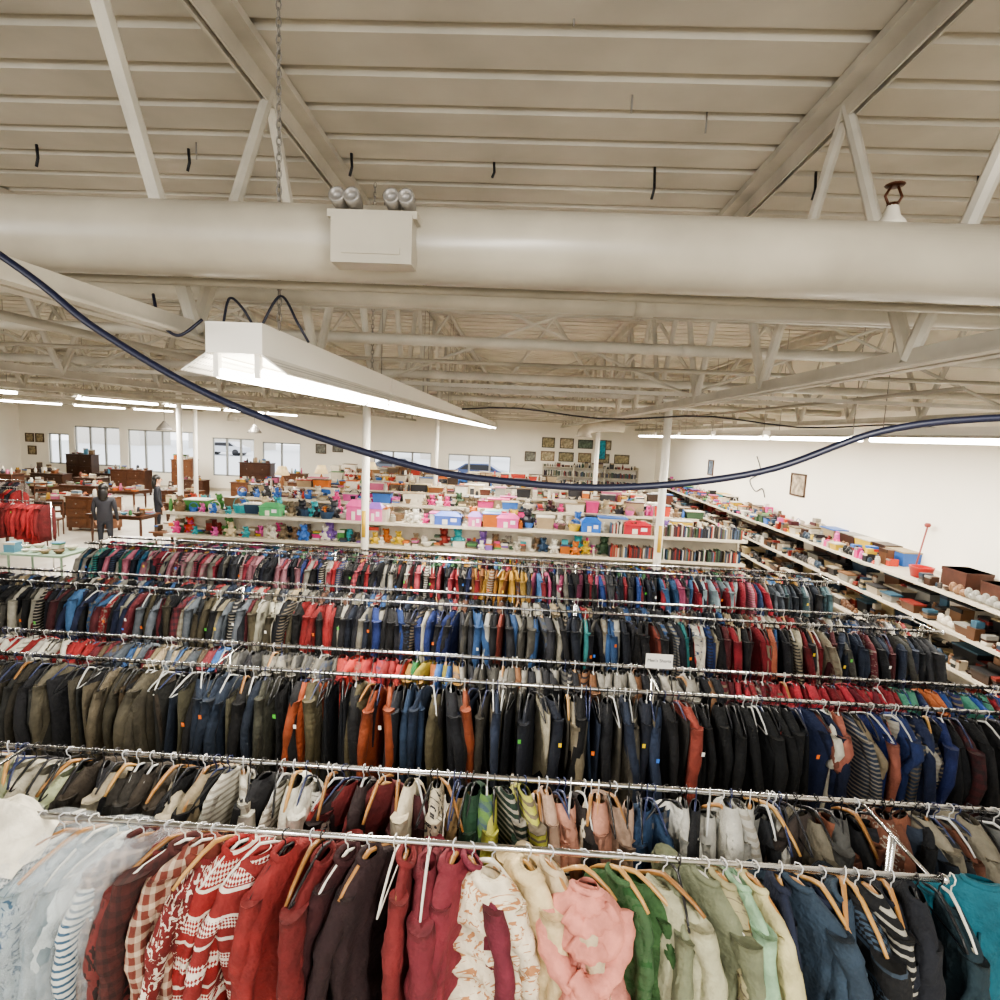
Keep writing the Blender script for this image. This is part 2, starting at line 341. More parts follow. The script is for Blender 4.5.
# ------------------------------------------------------------ garments
def spow(a,p): return np.sign(a)*np.abs(a)**p
def garment(b,x,y,z,ang,L,kind,c1,c2,mi,m=12,n=9,w=.21,th=.04,slv=.5,both=False,fold=.02,tilt=0.,roll=0.,hood=False,drop=0.):
    ph=R.random()*6; ca,sa=math.cos(ang),math.sin(ang)
    if kind=='pants':
        zz=np.linspace(-.12-drop,-L,n); ww=np.full(n,w*.82); ww[0]*=.95; tt=np.linspace(th*.45,th*1.05,n)
    else:
        z0=[-.052,-.075,-.105,-.15,-.22]; w0=[.05,.085,.15,.2,.222]; t0=[.026,.034,.04,.046,.05]
        zz=np.concatenate([z0,np.linspace(-.22,-L,n-4)[1:]])-drop; n=len(zz)
        ww=np.concatenate([w0,np.linspace(.22,.20+R.uniform(-.03,.05),n-5)])*(w/.21)
        tt=np.concatenate([t0,np.linspace(.05,.062,n-5)])*(th/.045)
    a=np.arange(m)*2*pi/m
    if kind in('puffer','knotted'):
        tt=tt*(1.4+.26*np.sin(np.abs(zz)*62)); ww=ww*(1.02+.03*np.sin(np.abs(zz)*62))
    if kind=='knotted':
        g=np.exp(-((np.abs(zz)-.34)/.09)**2); ww=ww*(1-.42*g)*(1+.25*np.clip(np.abs(zz)-.4,0,1)); tt=tt*(1+.35*g)*(1+.8*np.clip(np.abs(zz)-.4,0,1))
    T=np.clip((np.abs(zz)-.13)/max(L-.13,.1),0,1)[:,None]
    yy=ww[:,None]*spow(np.cos(a),.85)[None]; xx=tt[:,None]*spow(np.sin(a),.8)[None]
    k=R.choice([14,19,26]); k3=R.uniform(38,60)
    xx=xx+fold*T*np.sin(yy*k+ph)+fold*.5*T*np.sin(yy*k*2.1+ph*2+T*3)+fold*.9*np.sin(T*3+ph)*T
    if m>=20:
        xx=xx+.42*fold*np.minimum(T*4,1)*np.sin(yy*k3+T*5+ph)+.007*np.sin(zz[:,None]*37+yy*18+ph*3)*np.minimum(T*5,1)
        xx=xx*(1+.25*np.sin(np.cos(a)[None]*9+ph+T*4)*np.minimum(T*3,1))
    yy=yy*(1+.07*np.sin(ph*3+T*5))+fold*R.uniform(-2,2)*T
    Z=np.broadcast_to(zz[:,None],yy.shape)+.016*np.sin(yy*23+ph)*T+roll*yy+R.uniform(-.12,.12)*yy*T
    gp=np.stack([yy+xx,np.full_like(yy,R.random()*9),Z],-1).reshape(-1,3)
    def place(X,Y,Zz):
        X=X+tilt*(-Zz)
        return np.stack([x+X*ca-Y*sa,y+X*sa+Y*ca,z+Zz],-1).reshape(-1,3)
    F=gridF(n,m)+[tuple((n-1)*m+i for i in range(m))]
    b.add(place(xx,yy,Z),F,c1,mi,c2,gp)
    if m>=20 and kind!='pants' and mi!=7:
        rr=.014 if not hood else .03
        path=[place(np.array([.03*math.cos(t)*(1.3 if hood else 1)]),np.array([.058*math.sin(t)]),np.array([-.055-drop-.03*(math.cos(t)>0)*abs(math.cos(t))-(.03 if hood else 0)]))[0] for t in [2*pi*i/12 for i in range(13)]]
        b.tube([tuple(p) for p in path],rr,7,c1,mi if mi in(0,) else 0,cap=False)
        if kind!='puffer' and R.random()<.6:
            idx=[i for i in range(4,n)]
            ksel=m//4
            for sgn_k in (ksel, ksel+m//2):
                Vp=place(xx[idx,sgn_k]*1.08,yy[idx,sgn_k],Z[idx,sgn_k])
                b.tube([tuple(p) for p in Vp],.006,5,tuple(v*.55 for v in c1[:3])+(1,),0)
    if slv>0 and kind!='pants':
        ms=7 if m<20 else 14; nl=6 if m<20 else 18
        for s in ((-1,1) if both else (-1,)):
            t=np.linspace(0,1,nl)[:,None]; aa=(np.arange(ms)*2*pi/ms)[None]
            r=(.052-.015*t)*(1.25 if kind=='puffer' else 1)*(1+.08*np.sin(t*14+ph))*(w/.21)
            if kind=='puffer': r=r*(1+.16*np.sin(t*38))
            if m>=20: r=r*(1+.10*np.sin(t*26+aa*2+ph)+.05*np.sin(t*47+aa*3))
            out=R.uniform(-.03,.05) if m<20 else R.uniform(-.05,.09)
            cy=s*(w-.055+.075*np.clip(t*3,0,1)+out*t+.015*np.sin(t*4+ph)); cz=-.135-drop-slv*t+roll*s*w
            cx=.03*np.sin(t*3+ph)*t+R.uniform(-.04,.04)*t
            X=cx+r*.85*np.sin(aa)*(th/.045)**.3; Y=cy+r*np.cos(aa); Zs=cz+0*aa
            X,Y,Zs=np.broadcast_arrays(X,Y,Zs)
            gp=np.stack([X+Y,np.full_like(X,R.random()*9),Zs],-1).reshape(-1,3)
            b.add(place(X,Y,Zs),gridF(nl,ms)+[tuple(range(ms)),tuple((nl-1)*ms+i for i in range(ms))],c1,mi,c2,gp)

WOODS=['#a07444','#8a6238','#b08852']
def hanger(b,x,y,z,ang,col,wood=False,w=.2,q=4,roll=0.):
    ca,sa=math.cos(ang),math.sin(ang)
    def T(p): return (x+p[0]*ca-p[1]*sa, y+p[0]*sa+p[1]*ca, z+p[2]+roll*p[1])
    hook=[(0,.02,-.004),(0,.018,.014),(0,0,.021),(0,-.017,.012),(0,-.014,-.012),(0,0,-.03),(0,0,-.06)]
    b.tube([T(p) for p in hook],.003 if not wood else .0028,4,lin('#c8c8c8') if wood else col,6,cap=False)
    rr=.009 if wood else .0055
    b.tube([T(p) for p in [(0,-w,-.155),(0,-w*.75,-.12),(0,-w*.3,-.078),(0,0,-.06),(0,w*.3,-.078),(0,w*.75,-.12),(0,w,-.155)]],[rr*.8,rr,rr*1.2,rr*1.3,rr*1.2,rr,rr*.8],q,col,6)
    if not wood: b.tube([T(p) for p in [(0,-w*.95,-.158),(0,w*.95,-.158)]],.004,4,col,6,cap=False)

def zone(zones,t):
    for z in zones:
        if t<z[0]: return z
    return zones[-1]
TAGS=['#e8c832','#3f7ad8','#e07028','#f2f0e8','#58b848']
def clothes_row(name,x0,x1,y,z,sp,zones,tfun,Lr=(.78,.92),ang=.12,hi=False,wood=.1,th=.045,slv=(.45,.6),gaps=(),extra=None,mats0=None,hc_=None,bag_to=-99,drops=None,desat=.12,bare=0.):
    b=MB(); x=x0
    while x<x1:
        if any(g0<x<g1 for g0,g1 in gaps): x+=sp; continue
        t=tfun(x); zn=zone(zones,t+R.gauss(0,.06)); pal=zn[1]; kinds=zn[2] if len(zn)>2 else ['shirt']
        mats=zn[3] if len(zn)>3 else [0]*12+[1,2,3]
        if mats0: mats=mats0
        c=lin(R.choice(pal)); f=R.uniform(.55,1.15); lum=.3*c[0]+.6*c[1]+.1*c[2]
        c=tuple(min(1,(v*(1-desat)+lum*desat)*f) for v in c[:3])+(1,)
        c2=lin(R.choice(zn[4] if len(zn)>4 else ['#8a8478','#1c1c22','#6a6050','#384660']))
        kd=R.choice(kinds); mi=R.choice(mats)
        a=(ang(x) if callable(ang) else 0)+R.gauss(0,.26 if hi else (ang if not callable(ang) else .1))
        zr=R.uniform(-.006,.004); roll=R.gauss(0,.10 if hi else .06)
        Lg=R.uniform(*Lr)*(1.12 if kd in('pants','coat') else 1)
        big=1.12 if kd in('coat','puffer') else 1
        wd=R.random()<wood; gw=R.uniform(.165,.22)*big
        hc=lin(R.choice(WOODS)) if wd else lin(R.choice(hc_ or ['#1a1a1c','#1a1a1c','#2a2a2e','#1a1a1c','#b8b8b4','#2c3454']))
        if R.random()<bare:
            hanger(b,x,y,z,a,hc,wd,w=.19,q=4,roll=roll); x+=sp*.6; continue
        garment(b,x,y,z+zr,a,Lg,'shirt' if kd=='coat' else kd,c,c2,mi,m=(32 if hi else 12),n=(32 if hi else 9),
                w=gw,th=th*R.uniform(.6,1.4),slv=(R.uniform(*slv) if kd!='tee' else .2),both=hi,fold=(.034 if hi else .017),tilt=R.gauss(0,.045),roll=roll,hood=(hi and R.random()<.2),drop=R.choice(drops or ([0,0,.01,.02] if not hi else [0,.01,.025])))
        if x<bag_to and R.random()<.65:
            garment(b,x,y,z+zr+.012,a,1.15,'shirt',c,c2,7,m=24,n=20,w=.25,th=th*1.7,slv=0,fold=.04)
        hanger(b,x,y,z+zr,a,hc,wd,w=gw*(.9 if hi else .74),q=6 if hi else 4,roll=roll)
        if R.random()<.10:
            tc=lin(R.choice(TAGS)); dz=R.uniform(-.35,-.2); yy=y-.28
            b.add([(x-.010,yy,z+dz),(x+.010,yy,z+dz),(x+.010,yy-.004,z+dz+.03),(x-.010,yy-.004,z+dz+.03)],[(0,1,2,3)],tc,6)
        x+=sp*R.uniform(.55,1.45)*(1.2 if kd=='puffer' else 1)
    if extra: extra(b)
    return b.build(name,M_cloth)

def rack(x0f,x1f,x0r,x1r,yf,yr,z,name='clothing_rack',step=3.0):
    b=MB()
    b.tube([(x0f,yf,z),(x1f,yf,z)],.014,10); b.tube([(x0r,yr,z),(x1r,yr,z)],.014,10)
    lo=max(x0f,x0r); hi=min(x1f,x1r); ym=(yf+yr)/2
    n=max(1,int((hi-lo)/step))
    for i in range(n+1):
        x=lo+.05+(hi-lo-.1)*i/n
        b.tube([(x,yf,z),(x,yr,z)],.008,8)
        b.tube([(x,ym,.04),(x,ym,z)],.016,10)
        b.tube([(x,yf-.1,.04),(x,yr+.1,.04)],.016,8)
        for q in (yf-.08,yr+.08): b.tube([(x,q,0),(x,q,.05)],.022,8)
    b.tube([(lo+.05,ym,.12),(hi-.05,ym,.12)],.012,8)
    for xe,ye in ((x0f,yf),(x1f,yf),(x0r,yr),(x1r,yr)): b.ball((xe,ye,z),.02)
    b.build(name,M_chrome)
Z=1.6
rack(-2.5,1.78,-3.6,3.6,2.13,2.60,Z)
rack(-5.2,4.15,-5.2,4.15,3.66,4.08,Z)
rack(-6.3,4.1,-6.3,4.1,5.33,5.75,Z)
rack(-5.75,4.1,-5.75,4.1,7.12,7.55,Z)

zA=[(1.2,['#8fa0a8','#7b929e','#b9c2c4','#5d7078','#c4c6bf','#9fb3bd','#607c8c'],['coat'],[0,0,0,0,3,5,2],['#3f5a70','#d4d2ca','#2f4a58']),
    (2.15,['#4a201c','#5e2620','#7a3424','#3a1e1c','#6a2824'],['coat'],[0,1,1,4,3],['#b89880','#2a1a18','#c8b8a0']),
    (3.3,['#a8201a','#8e2420','#b82c1e','#7c1c1a','#8a2420'],['coat','shirt'],[1,1,3,0,0,5],['#e0d4c8','#d8ccbc','#241a1c','#241a1c']),
    (4.0,['#2a1618','#4a181c','#161618','#6c2024'],['coat'],[3,0,0,5,4],['#988060','#7a2a2a','#b8b0a0']),
    (4.75,['#8a2c3c','#7e2632','#982c2c','#6a2030'],['coat'],[0,0,0,3],['#5a2428','#b89888']),
    (5.6,['#d8ccb0','#e4d8bc','#c9b490','#ba9868'],['coat'],[0,0,3],['#8a6a4a','#a84a3a','#f4eee0']),
    (6.1,['#b8a080','#c9a070'],['coat'],[0]),
    (6.55,['#5c8434','#b8a848','#8a4a30','#3a5a34','#44703a'],['shirt'],[0,0,1,3],['#d0cab0','#285028']),
    (7.2,['#8e9472','#989c7c','#acaa88'],['coat'],[0,0,0,3],['#b8b898']),
    (7.6,['#7c9c7c','#bcb280','#608670'],['shirt'],[0,0,3]),
    (9.0,['#16203a','#202a44','#101828','#324658','#4e5c68','#121418'],['coat','shirt'],[0,0,0,0,5,2],['#6a8090','#989488','#3a4a5a']),
    (99,['#162c34','#24606a','#14181e','#4a3422','#1c202a'],['coat','shirt'],[0,0,5,3],['#b86034','#989080','#3a8890'])]
def special(b):
    R.seed(5)
    garment(b,-.04,2.06,Z,1.05,.95,'puffer',lin('#e4d8be'),lin('#b8845a'),3,m=32,n=40,w=.17,th=.055,slv=.6,both=True,fold=.03,hood=True)
    hanger(b,-.04,2.13,Z,1.05,lin('#d8d0c0'),True,w=.14,q=6)
    garment(b,.11,2.12,Z,.6,.93,'shirt',lin('#d0bc94'),lin('#a8623a'),0,m=32,n=30,w=.2,th=.05,slv=.6,both=True,fold=.03,hood=True)
    hanger(b,.11,2.13,Z,.6,lin('#a07c48'),True,w=.17,q=6)
    sc=lin('#d0897a'); x0,y0=.34,2.02
    garment(b,x0,y0,Z,1.25,.95,'knotted',sc,sc,0,m=36,n=44,w=.17,th=.062,slv=0,fold=.03)
    def puff(pts,r0,amp=.1):
        P=spline(pts,8); n=len(P); b.tube(P,[r0*(1+amp*math.sin(i*1.5))*(.75 if i in(0,n-1) else 1) for i in range(n)],14,sc,0)
    puff([(x0-.14,y0-.0,Z-.15),(x0-.145,y0-.06,Z-.24),(x0-.08,y0-.12,Z-.32),(x0+.01,y0-.14,Z-.35),(x0+.06,y0-.12,Z-.39)],.044)
    puff([(x0+.14,y0-.0,Z-.14),(x0+.14,y0-.06,Z-.23),(x0+.07,y0-.13,Z-.31),(x0-.01,y0-.16,Z-.34),(x0-.05,y0-.14,Z-.40),(x0-.06,y0-.12,Z-.53)],.044)
    puff([(x0-.05,y0-.14,Z-.30),(x0+.0,y0-.18,Z-.33),(x0+.04,y0-.16,Z-.40),(x0+.07,y0-.13,Z-.55)],.038)
    puff([(x0-.08,y0-.05,Z-.12),(x0-.02,y0-.08,Z-.15),(x0+.05,y0-.07,Z-.13),(x0+.1,y0-.04,Z-.11)],.04)
    puff([(x0-.06,y0-.08,Z-.2),(x0,y0-.10,Z-.23),(x0+.07,y0-.09,Z-.21)],.045)
    hanger(b,x0,2.13,Z,1.2,lin('#b08852'),True,w=.14,q=6)
    wc=lin('#ddd6c4'); nx,ny=20,22
    xs=np.linspace(-2.6,-1.92,nx); ys=np.linspace(1.93,2.32,ny); V=[]
    for i,xx in enumerate(xs):
        for j,yy in enumerate(ys):
            dz=.06+.022*math.sin(xx*26+yy*14)+.014*math.sin(yy*51+xx*12)-abs(yy-2.13)*.75-max(0,xx+2.15)*.3
            V.append((xx+.03*math.sin(yy*16),yy+.02*math.sin(xx*22),Z+dz))
    b.add(V,[(i*ny+j,(i+1)*ny+j,(i+1)*ny+j+1,i*ny+j+1) for i in range(nx-1) for j in range(ny-1)],wc,0)
    tc=lin('#1a5c6a')
    garment(b,1.95,2.16,Z+.03,1.2,.5,'shirt',tc,tc,0,m=32,n=24,w=.23,th=.06,slv=.45,both=True,fold=.03)
st=R.getstate()
clothes_row('hanging_coats',-2.45,1.85,2.13,Z,.078,zA,lambda x:x/.41+5,Lr=(.70,1.04),ang=lambda x:.45*math.sin(x*1.9+1.2)+(.3 if x>0 else -.25),hi=True,wood=.55,th=.042,slv=(.45,.68),gaps=((-.10,.17),(.24,.45)),extra=special,hc_=['#d8d4c8','#1c1c1e','#c8c4b8'],bag_to=-1.5,drops=[0,.01,.03,.05],bare=.06)
R.setstate(st)
zA2=[(.6,['#d8d0b8','#a8b088','#c8c2b0'],),(2.2,['#2a2620','#98886a','#b8ac90','#443a2e','#1c1c1e']),(3.2,['#b8b4a4','#1e1e20','#a8a08c','#d0ccbc']),
     (4.1,['#6a1c1c','#4a181c','#882a24','#2a1a1a']),(4.5,['#a89068','#987a4c','#c0b498']),(5.3,['#224c28','#184428','#5a8038','#1a3024','#a8a834']),
     (6.4,['#c8bca4','#b89880','#c8b0a0','#2a2220','#b88068']),(6.7,['#1e3a58','#284a70']),(7.9,['#c0beb4','#a8a69c','#202226','#88887f']),(99,['#7a462e','#3a302a','#5a5a56','#181a1e','#88806c','#242e3c'])]
clothes_row('hanging_blouses',-3.5,3.5,2.60,Z,.05,zA2,lambda x:x/.5+5,Lr=(.60,.80),ang=.38,wood=.2,th=.042,drops=[0,.02,.04,.06],bare=.12)
ol=['#383224','#443e2c','#2a2a26','#524c3c','#3e3428','#202024','#665c48']
bk=['#101012','#161618','#181a20','#282420','#121822']
zB=[(1.9,ol+['#1e1e22','#443620'],['shirt','pants'],[0]),(2.8,['#182434','#203044','#121214','#4a3c22','#3c3c30','#5a5640'],['pants','shirt'],[0]),
    (4.6,bk+['#1e3450','#984418','#50482f','#243a54','#5e583e','#10141a'],['pants','shirt'],[0]),
    (6.9,bk+['#3c382f','#6a6048','#243046','#4a463c','#1c2230','#7a705a','#1e3450','#a09880'],['pants','shirt'],[0]*10+[1]),
    (7.9,['#101214','#141618','#181c20','#984030','#101012','#101214'],['pants','shirt'],[0]),
    (9.2,['#6a8098','#1e306c','#263c74','#a8a498','#985846','#162242','#303c50','#887a60','#b0ac9c'],['tee','shirt'],[0,0,0,0,0,2]),
    (99,['#4a1c20','#101012','#16181c','#1c1c1e'],['shirt'],[0,0,1],['#1c1c1e'])]
clothes_row('hanging_pants',-5.1,4.05,3.66,Z,.050,zB,lambda x:x/.70+5.1,Lr=(.70,.93),ang=.2,wood=.03,th=.034,drops=[0,.01,.03],bare=.05)
zB2=[(.9,['#c8c4b8','#a82424','#881c1c','#c8c4b4']),(2.2,['#988868','#3868a0','#5a4c38','#505860','#782830']),(3.4,['#202026','#484846','#787468']),
     (4.0,['#a82424','#b83428','#982424']),(4.6,['#c06c24','#b88828','#2e8040','#a89824','#305c98']),(7.2,['#88847a','#4e4c46','#28292e','#a09c90','#785030']),
     (8.8,['#901c2a','#a82432','#b02c3a','#6a1828']),(99,['#b86430','#2a54a0','#4a9078','#a82432','#243470'])]
clothes_row('hanging_shorts',-5.1,4.05,4.08,Z,.045,zB2,lambda x:x/.76+5.1,Lr=(.6,.7),ang=.2,wood=.05,th=.035)
mixd=['#14161e','#1a1a1e','#121a28','#303238','#48463f','#7a7668','#242e40','#101012','#101012','#989484']
zC=[(.6,mixd+['#6a1c22']),(1.4,['#801c22','#4a181e','#18181c','#1e2846','#386490']),(3,['#807860','#4a4330','#101012','#1c2026','#602028','#687078','#16181e','#a8a490']),
    (3.4,['#982020','#881818','#141414']),(4.8,mixd+['#182c64','#1e3c78']),(6.9,mixd+['#287878','#284c78','#a0a098','#904234','#5a5448']),
    (8.2,['#801824','#98242c','#a0563a','#1e3c78','#141418','#4a181e','#28588a','#989078','#16181e','#c0bcac']),(99,['#1c2026','#38393c','#242e40','#5a2028','#4c4c46'])]
clothes_row('hanging_shirts',-6.2,4.0,5.33,Z,.046,zC,lambda x:x/.98+5.2,Lr=(.62,.9),ang=.2,wood=.03,th=.032,drops=[0,.01,.03])
clothes_row('hanging_shirts',-6.2,4.0,5.75,Z,.052,[(99,mixd+['#983030','#284c78','#988868','#5a3a28','#a8a498'])],lambda x:0,Lr=(.7,.8),ang=.2,wood=.05,th=.036)
br=['#902432','#a84458','#1e3c78','#386490','#121828','#101012','#78746a','#a8a498','#5a1c38','#3c3e42','#141820','#141416']
zD=[(1.6,['#227c76','#1e5270','#a85c70','#28604e','#a8a498','#121824','#181e2c']),(3,['#24262c','#98646e','#78746a','#181c2e','#802434']),(4.8,['#981c22','#a83c48','#182450','#a09c90','#101012','#141820','#101012']),
    (5.3,['#b0841c','#b89030','#98681c','#784818']),(7,br+['#b04870']),(7.6,['#88182a','#b05878','#88a0a8']),(99,['#1a222c','#3c585e','#78746a','#101012','#4c545c','#243c68','#14181e'])]
clothes_row('hanging_tops',-5.7,4.0,7.12,Z,.044,zD,lambda x:x/1.3+5.2,Lr=(.60,.85),ang=.2,wood=.02,th=.032,drops=[0,.01,.03])
clothes_row('hanging_tops',-5.7,4.0,7.55,Z,.05,[(99,br+['#a07420','#3c6844'])],lambda x:x,Lr=(.7,.8),ang=.2,wood=.03,th=.036)

e=link(bpy.data.objects.new('mens_shorts_sign',None))
b=MB(); b.box(1.0,1.2,4.05,4.055,1.61,1.72); b.tube([(1.1,4.06,1.59),(1.1,4.06,1.63)],.004,5); b.build('card',M_white,False,e)
fc=bpy.data.curves.new('lettering','FONT'); fc.body="Men's Shorts"; fc.size=.034; fc.align_x='CENTER'; fc.extrude=.0008
fo=link(bpy.data.objects.new('lettering',fc)); fo.location=(1.1,4.048,1.66); fo.rotation_euler=(pi/2,0,0); fo.data.materials.append(M_black); fo.parent=e

# ------------------------------------------------------------ goods generator
PAL=['#a83830','#3060a0','#d8d0c0','#d8d0c0','#2a2a2e','#7a4a2c','#b89038','#48784a','#b86080','#98948c','#5a3024','#c06a30','#6090a8','#c0b090','#3a2c24']
def book(b,f,s,q,z,w,d,h,c):
    V=[(s,q,z),(s+w,q,z),(s+w,q+d,z),(s,q+d,z),(s,q,z+h),(s+w,q,z+h),(s+w,q+d,z+h),(s,q+d,z+h)]
    b.add([f(*v) for v in V],BOXF,c)
def goods(b,f,s0,s1,q0,q1,z,hmax,kinds,pal=PAL,dens=1.0,bw=.03,sc=1.):
    s=s0
    while s<s1:
        k=R.choice(kinds); c=lin(R.choice(pal)); q=R.uniform(q0+.03,max(q0+.06,q1-.18))
        if k=='book':
            n=R.randint(6,16)
            for i in range(n):
                w=R.uniform(.7,1.3)*bw; h=min(hmax*.95,R.uniform(.17,.25)); book(b,f,s,q0+.03,z,w*.93,.15,h,lin(R.choice(pal))); s+=w
                if s>s1: break
            s+=.02
        elif k=='stack':
            w=R.uniform(.1,.2)*sc; h=0
            for i in range(R.randint(2,5)):
                hh=R.uniform(.02,.05)
                if h+hh>hmax: break
                d=R.uniform(-.02,.02); book(b,f,s+d,q,z+h,w*R.uniform(.8,1.1),.14,hh*.95,lin(R.choice(pal))); h+=hh
            s+=w+.03
        elif k=='box':
            w=R.uniform(.07,.24)*sc; h=min(hmax*.9,R.uniform(.06,.28)*sc); book(b,f,s,q,z,w,R.uniform(.12,.22)*sc,h,c)
            book(b,f,s-.004,q-.004,z+h*.8,w+.008,.02,h*.22,lin(R.choice(pal)))
            if R.random()<.35 and h<hmax*.6: book(b,f,s+.02,q+.02,z+h*1.03,w*.7,.1,min(hmax-h,.1)*.8,lin(R.choice(pal)))
            s+=w+.02/dens
        elif k=='bin':
            w=R.uniform(.3,.48)*sc; h=min(hmax*.8,R.uniform(.16,.26)*sc); d=.26*sc
            V=[(s+.02,q+.02,z),(s+w-.02,q+.02,z),(s+w-.02,q+d-.02,z),(s+.02,q+d-.02,z),(s,q,z+h),(s+w,q,z+h),(s+w,q+d,z+h),(s,q+d,z+h)]
            b.add([f(*v) for v in V],BOXF,c); book(b,f,s-.012,q-.012,z+h,w+.024,d+.024,.02,lin(R.choice(pal)))
            s+=w+.03
        elif k in('vase','jar'):
            r=R.uniform(.025,.065)*sc; h=min(hmax*.9,R.uniform(.08,.26)*sc); p=[(r*.6,0),(r,.25*h),(r*.95,.5*h),(r*.45,.8*h),(r*.4,.9*h),(r*.6,h)] if k=='vase' else [(r*.9,0),(r,.1*h),(r,.75*h),(r*.7,.85*h),(r*.75,h),(.01,h*1.02)]
            b.lathe(f(s+r,q+.05,z),p,9,c); s+=2*r+.015/dens
        elif k=='bowl':
            r=R.uniform(.05,.12)*sc; b.lathe(f(s+r,q+.08,z),[(r*.4,0),(r*.8,r*.35),(r,r*.7),(r*.95,r*.7),(r*.6,r*.3),(.01,.02)],10,c); s+=2*r+.02
        elif k=='teddy':
            r=R.uniform(.045,.10)*sc; X=f(s+r,q+.08,z+r); b.ball(X,r,c); b.ball((X[0],X[1],X[2]+r*1.35),r*.7,c)
            for t in (-1,1):
                for (dx,dz,rr) in ((.5,1.95,.28),(1.0,.3,.38),(.7,-.75,.42)):
                    P=f(s+r+t*r*dx,q+.04,z+r+r*dz); b.ball(P,r*rr,c,sides=6,rings=4)
            s+=2.2*r+.005
        elif k=='basket':
            r=R.uniform(.08,.14)*sc; b.lathe(f(s+r,q+.1,z),[(r*.75,0),(r*.9,r*.5),(r,r*1.0),(r*.93,r*1.0),(r*.7,.04)],10,c)
            P=[f(s+r+r*math.cos(t),q+.1,z+r+r*1.0*math.sin(t)) for t in [pi*i/6 for i in range(7)]]; b.tube(P,.008,4,c); s+=2*r+.03
        elif k=='shoe':
            for t in (0,.11):
                X=f(s+.05+t,q+.05,z); b.ball((X[0],X[1],z+.05),.05,c,sc=(.9,1.3,1)); b.ball((X[0],X[1]+.08,z+.075),.045,c,sc=(.9,1.1,1.5))
            s+=.25
        s+=R.uniform(0,.03)/dens
fx=lambda q_front: (lambda s,q,z:(s,q_front+q,z))
bright=['#c83a7c','#c85a98','#c0402c','#3a68b0','#c8a838','#508848','#d8d4c8','#7a5aa0','#b86828','#3898a0']
neu=['#d8d0c0','#c8c0ae','#b8b0a0','#e0dace','#8a8478','#5a4a3c','#a08c70','#3a3a3e','#c8b898','#786048']
dv=['#202028','#802820','#28405a','#b8b0a0','#38503a','#6a5c48','#4a242a','#98886c','#1a1a1e','#303038']
def gondola(x0,x1,yf,levels=(.18,.62,1.05,1.5),depth=.45,mix=None,name='shelf_gondola',pal=PAL,density=1.,sc=1.,books_from=None):
    b=MB(); top=levels[-1]
    yb=yf+depth
    b.box(x0,x1,yb,yb+.04,0,top+.02); b.box(x0,x1,yf,yb,0,.14)
    b.box(x0,x1,yb+.04,yb+.04+depth,0,.14)
    for z in levels:
        b.box(x0,x1,yf,yb,z-.03,z); b.box(x0,x1,yf-.012,yf,z-.045,z+.012); b.box(x0,x1,yb+.04,yb+.04+depth,z-.03,z)
    n=int((x1-x0)/1.22)
    for i in range(n+1):
        x=x0+(x1-x0)*i/n; b.box(x-.02,x+.02,yb-.03,yb+.07,0,top+.12)
    b.build(name,M_shelf,False)
    g=MB()
    for i,z in enumerate(levels):
        h=(levels[i+1]-z-.05) if i+1<len(levels) else .40
        xe=x1-.1
        if books_from is not None and i>=2:
            xe=books_from; goods(g,fx(yf),books_from+.05,x1-.1,0,depth,z,min(h,.26),['book'],dv+['#c8c4b8','#485a70','#a04030'],bw=.022)
        for rep in range(2):
            goods(g,fx(yf+rep*.2),x0+.05,xe,0,depth-.2*rep,z,h,mix[min(i,len(mix)-1)],pal,density,sc=sc*(1+.2*rep))
    goods(g,fx(yf+depth+.05),x0+.05,x1-.1,0,depth,top,.3,mix[-1],pal,1,sc=sc)
    return g.build(name.replace('gondola','merchandise'),M_goods,False)
gondola(-6.9,4.3,10.5,mix=[['box'],['book','box'],['teddy','teddy','jar','bowl','teddy','stack','box'],['teddy','teddy','teddy','basket','jar','bin','bowl']],pal=bright+neu+dv[:6],sc=1.,books_from=1.7)
gondola(-6.9,4.2,13.1,mix=[['book'],['book'],['book','book','box'],['bin','vase','basket','teddy','stack','teddy']],pal=dv+bright[:4]+neu,sc=.95)
gondola(-6.5,4.2,15.8,mix=[['box'],['box','jar'],['vase','jar','box'],['vase','box','bowl','jar','stack','bin']],pal=PAL+neu)
gondola(-6.5,4.2,18.6,mix=[['box'],['box','jar'],['vase','jar','box'],['vase','basket','bowl','jar','stack','bin']],pal=PAL+neu)
gondola(-7.5,1.5,21.6,mix=[['box'],['box','jar'],['vase','jar','box'],['vase','bin','stack','jar']],pal=neu+['#8a6a48','#6a4a30','#a83a30'])
b=MB()
for (x,c,w,h) in ((-3.3,'#d85a98',.34,.40),(-2.9,'#e070a8',.28,.36),(-1.6,'#4868c0',.5,.26),(-.4,'#d85a98',.4,.28),(1.2,'#2868c0',.36,.28),(2.0,'#b02838',.5,.26),(-5.0,'#58a870',.4,.26),(-.95,'#e070a8',.24,.28)):
    cc=lin(c); z=1.505
    b.box(x,x+w,10.5,10.74,z,z+h*.7,cc); b.add([(x-.02,10.48,z+h*.7),(x+w+.02,10.48,z+h*.7),(x+w+.02,10.76,z+h*.7),(x-.02,10.76,z+h*.7),(x+w*.2,10.6,z+h),(x+w*.8,10.6,z+h),(x+w*.8,10.64,z+h),(x+w*.2,10.64,z+h)],BOXF,lin('#8a5ab0') if w<.3 else cc)
    b.box(x+w*.3,x+w*.5,10.49,10.5,z+.02,z+h*.45,lin('#e8e0d0')); b.box(x+w*.62,x+w*.85,10.49,10.5,z+h*.3,z+h*.55,lin('#f0e8f0'))
b.build('toy_playsets',M_goods,False)
b=MB()
for z in (.3,.7,1.1,1.5,1.9): b.box(1.0,5.3,25.5,25.95,z-.03,z)
for x in (1.0,2.4,3.8,5.3): b.box(x-.02,x+.02,25.5,25.95,0,2.0)
